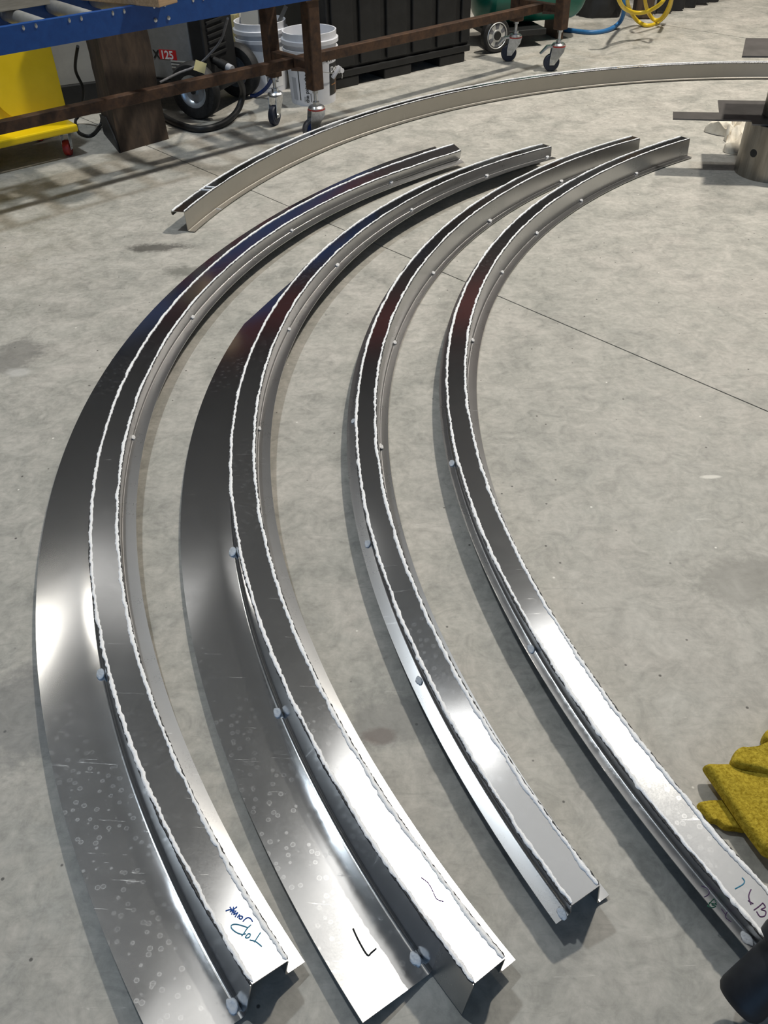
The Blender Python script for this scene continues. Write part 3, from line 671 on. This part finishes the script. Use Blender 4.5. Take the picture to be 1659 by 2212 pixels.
scrap('thin strip offcut slanting over the rim of the bucket', (.03, -.03, .22), (radians(72), .62, .2), [(-.012, 0), (.012, 0), (.012, .27), (-.012, .27)], 'alu_warm')
cj = MB().box((-.07, -.06, 0), (.07, .06, .40)).build('cream_canister', 'cream', bevel=.02); cj.location = (b1c.x-.22, b1c.y+.19, 0); tag(cj, 'cream yellow plastic canister half hidden behind the bucket of offcuts', 'canister')

# ================================================================ black bin
kd = radians(36.0); ko = Vector((-.255, 5.60, 0)); kb = thing('pallet_bin', 'tall black ribbed plastic pallet bin standing behind the frame', 'bin', ko, kd)
KL = 1.14
MB().box((0, .02, .10), (KL, .90, .95)).build('body', 'black', kb, bevel=.012)
for i in range(6): MB().box((.03+i*.205, .002, .12), (.185+i*.205 if i < 5 else KL-.01, .0195, .94)).build('rib_panel', 'black', kb, bevel=.006)
MB().box((0, .004, .06), (KL, .90, .0995)).build('base_frame', 'black', kb, bevel=.006)
for x in (0.0, .42, .88):
    for y in (.01, .70): MB().box((x, y, 0), (x+.22, y+.18, .0595)).build('foot', 'black', kb, bevel=.008)
plug = MB().lathe([(.020, 0), (.020, .02), (.014, .022), (.014, .05)], 16, axis_mat((.055, .002, .115), (0, -1, 0))).build('drain_plug', 'white_pl', kb, smooth=40)
MB().tube([(.06, -.035, .105), (.062, -.036, .085), (.058, -.035, .07)], .003, 6).build('plug_chain', 'zinc', plug)

# ================================================================ green air tank on wheels
gc = thing('air_compressor', 'dark green compressor tank with a black silver-hubbed wheel behind the frame', 'compressor', (.93, 6.62, 0), radians(14))
tr = .20; prof = [(0.0, -.02)] + [(tr*sin(t), .10 - .12*cos(t)) for t in [i*pi/2/8 for i in range(1, 9)]] + [(tr, .1), (tr, .72)] + [(tr*cos(t), .72 + .12*sin(t)) for t in [i*pi/2/8 for i in range(1, 8)]] + [(0.0, .84)]
MB().lathe(prof, 44, axis_mat((-.16, .20, .315), (1, 0, 0)), cap=False).build('tank', 'green', gc, smooth=40)
MB().box((.0, .10, .10), (.05, .34, .15)).build('foot_bracket', 'rust', gc, bevel=.004); MB().box((.46, .08, .0), (.50, .34, .15)).build('foot_bracket', 'rust', gc, bevel=.004)
Mx = axis_mat((-.105, -.11, .108), (.25, -1, 0))
wh = MB().lathe([(.07, -.028), (.098, -.030), (.108, -.018), (.108, .018), (.098, .030), (.07, .028)], 40, Mx, cap=False).build('wheel', 'tyre', gc, smooth=35)
MB().lathe([(0, -.02), (.082, -.02), (.086, .026), (.078, .032), (.072, .024), (.036, .024), (.034, .030), (0, .026)], 40, Mx, cap=False).build('hub', 'hub', wh, smooth=30)
for i in range(6):
    a = i*pi/3
    pl = [(r*cos(a+s), r*sin(a+s)) for r, s in ((.040, -.24), (.071, -.24), (.071, .24), (.040, .24))]
    MB().prism(pl, .0242, .0256, Mx).build('hub_slot', 'grey_rubber', wh)
MB().lathe([(.028, .028), (.026, .036)], 24, Mx).build('hub_cap', 'black', wh, smooth=40)
MB().lathe([(.012, 0), (.012, .30)], 12, axis_mat((-.105, -.08, .108), (0, 1, 0))).build('axle', 'black', gc)
MB().box((-.12, -.06, .075), (.30, .44, .112)).build('cradle', 'black', gc, bevel=.004)

# ================================================================ hoses, post and curtain at the far right
cable('blue_hose', 'blue air hose curving along the floor behind the right frame leg', 'hose',
      [fl(1205, 62, .02), fl(1235, 66, .014), fl(1275, 70, .014), fl(1310, 66, .014), fl(1335, 52, .03), fl(1346, 32, .10), fl(1348, 8, .18), fl(1345, -20, .26)], .016, 'hose_b')
cable('yellow_hose', 'coiled yellow air hose hanging in loops down to the floor', 'hose',
      [fl(1325, -40, .42), fl(1338, 2, .30), fl(1352, 20, .22), fl(1378, 28, .18), fl(1405, 22, .20), fl(1432, 2, .27), fl(1440, -30, .34), fl(1400, -60, .44), fl(1360, -40, .40), fl(1355, 0, .22), fl(1363, 26, .11), fl(1378, 46, .03), fl(1398, 55, .014), fl(1420, 49, .014),
       fl(1440, 30, .07), fl(1450, 4, .16), fl(1452, -30, .28), fl(1420, -60, .40), fl(1395, -30, .30), fl(1394, 5, .18), fl(1402, 30, .08), fl(1416, 44, .034), fl(1432, 36, .07), fl(1447, 8, .17), fl(1460, -40, .34)], .0135, 'hose_y')
po = at(1392, 44); bpst = MB().prism([(-.07, -.06), (.07, -.07), (.08, .07), (-.06, .08)], 0, 1.4).build('building_post', 'wood_old', bevel=.012); bpst.location = (po.x, po.y+.10, 0); tag(bpst, 'rough brown upright post behind the yellow hose coils', 'post')
sk = thing('sack', 'crumpled black plastic sack on the floor behind the blue hose', 'sack', (at(1305, 45).x, at(1305, 45).y+.22, 0))
rnd = random.Random(5); V = []; Fs = []; nA, nZ = 22, 9
for j in range(nZ):
    for i in range(nA):
        t = j/(nZ-1); r = .17*(1-.45*t*t)*(1+.16*rnd.uniform(-1, 1)); a = 2*pi*i/nA; V.append((r*cos(a), r*sin(a)*.8, .42*t + (.02*rnd.uniform(0, 1) if j else 0)))
for j in range(nZ-1): Fs += [(j*nA+i, j*nA+(i+1) % nA, (j+1)*nA+(i+1) % nA, (j+1)*nA+i) for i in range(nA)]
Fs += [tuple(range(nA))[::-1], tuple((nZ-1)*nA+i for i in range(nA))]
obj('sack_body', V, Fs, 'black', sk, smooth=60)
c0, c1 = at(1440, 29), at(1572, -2); dv = (c1-c0).normalized(); nv = Vector((-dv.y, dv.x, 0))
c0 = c0 - dv*.12; V = []; Fs = []; N = 120; Lc = 3.4
for i in range(N+1):
    s = Lc*i/N; wv = .035*sin(s*38) + .012*sin(s*17+1)
    for z in (.004 + .008*(1+sin(s*23)), 1.0, 2.6):
        for t in (0, .003): V.append(dv*s + nv*(wv*(1.0 if z < 1.5 else .7) + t) + Vector((0, 0, z)))
for i in range(N):
    a, b = i*6, (i+1)*6
    for k in (0, 2): Fs += [(a+k, b+k, b+k+2, a+k+2), (a+k+1, a+k+3, b+k+3, b+k+1)]
    Fs += [(a, a+1, b+1, b), (a+4, b+4, b+5, a+5)]
Fs += [(0, 2, 3, 1), (2, 4, 5, 3), (N*6, N*6+1, N*6+3, N*6+2), (N*6+2, N*6+3, N*6+5, N*6+4)]
cu = obj('welding_curtain', V, Fs, 'curtain', None, smooth=70, loc=(c0.x, c0.y, 0)); tag(cu, 'pleated black welding curtain reaching the floor at the far right', 'curtain')

# ================================================================ steel pipe stand with plates (right edge)
pc_ = at(1593, 379) + Vector((.162, .035, 0)); st = thing('pipe_stand', 'upright steel pipe stand carrying flat steel plates at the right edge', 'steel stand', (pc_.x, pc_.y, 0))
PH = .232; ro, ri = .158, .146; n = 64
mb = MB().lathe([(ro, 0), (ro, PH), (ri, PH), (ri, 0)], n, cap=False); mb.f += [((3*n)+i, (3*n)+(i+1) % n, (i+1) % n, i) for i in range(n)]
mb.build('lower_pipe', 'steel', st, smooth=40)
hx = at(1606, 344, .10) - st.location; ha = atan2(hx.y, hx.x); dr = Vector((cos(ha), sin(ha), 0))
MB().lathe([(.018, 0), (.017, .0015)], 20, axis_mat(Vector((dr.x*ro, dr.y*ro, .115)) - dr*.0005, dr)).build('bolt_hole', 'black', st)
pz = PH + .001
ppx = [(1454, 241), (1554, 243), (1551, 216), (1790, 220), (1790, 274), (1625, 268), (1623, 260), (1454, 256)]
MB().prism([tuple((at(x, y, pz+.006) - st.location).xy) for x, y in ppx], pz, pz+.006).build('base_plate', 'steel_plate', st)
MB().lathe([(.095, pz+.0065), (.095, .50)], 48, Matrix.Translation((.02, .05, 0))).build('upper_pipe', 'steel', st, smooth=40)
ppx = [(1611, 82), (1800, 84), (1800, 122), (1603, 121)]
MB().prism([tuple((at(x, y, .507) - st.location).xy) for x, y in ppx], .5005, .507).build('upper_plate', 'steel_plate', st)

# ================================================================ soft things
def crumple(name, label, cat, outline, z, thick, mat, amp, seed, parent=None, frq=90, lift=None):
    """a thick cloth piece over a floor outline (world xy), wrinkled on top and rounded at the rim"""
    P = [Vector(p).xy for p in outline]; c = sum(P, Vector((0, 0)))/len(P); rnd = random.Random(seed)
    S = [p.xy for p in spline([Vector((p.x, p.y, 0)) for p in P], 6, True)]; n = len(S); rings = [1.0, .985, .95, .88, .76, .62, .46, .30, .14]
    ph = [(rnd.uniform(20, frq), rnd.uniform(20, frq), rnd.uniform(0, 6), rnd.uniform(.4, 1)) for _ in range(7)]
    def wr(x, y): return sum(k*sin(a*x + b*y + f) for a, b, f, k in ph)/3.0
    V = []; Fs = []
    for side in (1, -1):
        for k in rings:
            for p in S:
                q = c + (p-c)*k; e = min(1.0, (1-k)/.10); hgt = thick*(e**.5)
                L = lift(q) if lift else 0.0
                zz = L + z + (hgt + amp*wr(q.x, q.y)*e if side > 0 else .0)
                V.append((q.x-c.x, q.y-c.y, max(zz, .0015 if side < 0 else .003)))
        V.append((0, 0, (lift(c) if lift else 0) + z + (thick + amp*wr(c.x, c.y) if side > 0 else 0)))
    m1 = len(rings)*n + 1
    for s in (0, 1):
        for j in range(len(rings)-1): Fs += [(s*m1+j*n+i, s*m1+j*n+(i+1) % n, s*m1+(j+1)*n+(i+1) % n, s*m1+(j+1)*n+i) for i in range(n)]
        Fs += [(s*m1+(len(rings)-1)*n+i, s*m1+(len(rings)-1)*n+(i+1) % n, s*m1+len(rings)*n) for i in range(n)]
    Fs += [(i, (i+1) % n, m1+(i+1) % n, m1+i) for i in range(n)]
    if parent: o = obj(name, V, Fs, mat, parent, smooth=80, loc=Vector((c.x, c.y, 0)) - parent.location)
    else: o = tag(obj(name, V, Fs, mat, None, smooth=80, loc=(c.x, c.y, 0)), label, cat)
    return o
# rag behind the pipe
crumple('cotton_rag', 'crumpled off-white cotton rag lying behind the steel pipe', 'rag',
        [at(x, y) for x, y in ((1520, 284), (1548, 281), (1585, 262), (1620, 258), (1650, 285), (1632, 325), (1590, 334), (1562, 328), (1572, 312), (1563, 303), (1566, 296), (1545, 292))], .002, .050, 'rag', .034, 12, frq=190)
# welding gloves by the right edge
gl = thing('welding_glove', 'large yellow suede welding glove with a wide cuff at the right edge', 'glove', (at(1600, 1720).x, at(1600, 1720).y, 0))
g0 = at(1520, 1657).xy; 
crumple('cuff', '', '', [at(x, y, .04) for x, y in ((1521, 1652), (1545, 1648), (1580, 1645), (1620, 1640), (1700, 1625), (1740, 1700), (1730, 1800), (1690, 1850), (1655, 1842), (1640, 1826), (1610, 1786), (1575, 1734), (1545, 1690))], .026, .020, 'glove', .0035, 3, gl)
crumple('palm', '', '', [at(x, y, .05) for x, y in ((1582, 1650), (1584, 1628), (1594, 1616), (1612, 1616), (1640, 1612), (1680, 1596), (1720, 1600), (1740, 1660), (1690, 1676), (1630, 1662))], .036, .022, 'glove', .004, 8, gl)
crumple('thumb', '', '', [at(x, y, .015) for x, y in ((1507, 1737), (1522, 1730), (1548, 1728), (1575, 1728), (1640, 1740), (1660, 1790), (1612, 1794), (1590, 1791), (1566, 1788), (1548, 1776), (1532, 1770))], .006, .014, 'glove', .002, 21, gl)
g2 = crumple('welding_glove', 'yellow suede glove fingertip poking in above the large glove', 'glove',
        [at(x, y, .02) for x, y in ((1650, 1600), (1648, 1588), (1656, 1578), (1690, 1560), (1740, 1560), (1745, 1585), (1700, 1606), (1665, 1606))], .004, .026, 'glove', .003, 31)
# black tool handle in the lower right corner
p0, p1 = at(1594, 2165, .060), at(1740, 2030, .145); ax = (p1-p0).normalized(); tl = thing('power_tool', 'black rounded tool handle in the lower right corner over the rail end', 'tool', (p0.x, p0.y, 0))
Mx = axis_mat(p0 - tl.location, ax); rr_ = .036
MB().lathe([(.0, -.004), (rr_*.80, -.004), (rr_*.95, .002), (rr_, .010), (rr_, .085), (rr_*.97, .090), (rr_*1.02, .095)], 40, Mx).build('handle', 'black_soft', tl, smooth=35)
MB().lathe([(rr_*1.05, .0955), (rr_*1.30, .100), (rr_*1.36, .112), (rr_*1.36, .19), (rr_*1.2, .20)], 40, Mx).build('collar', 'black_soft', tl, smooth=35)
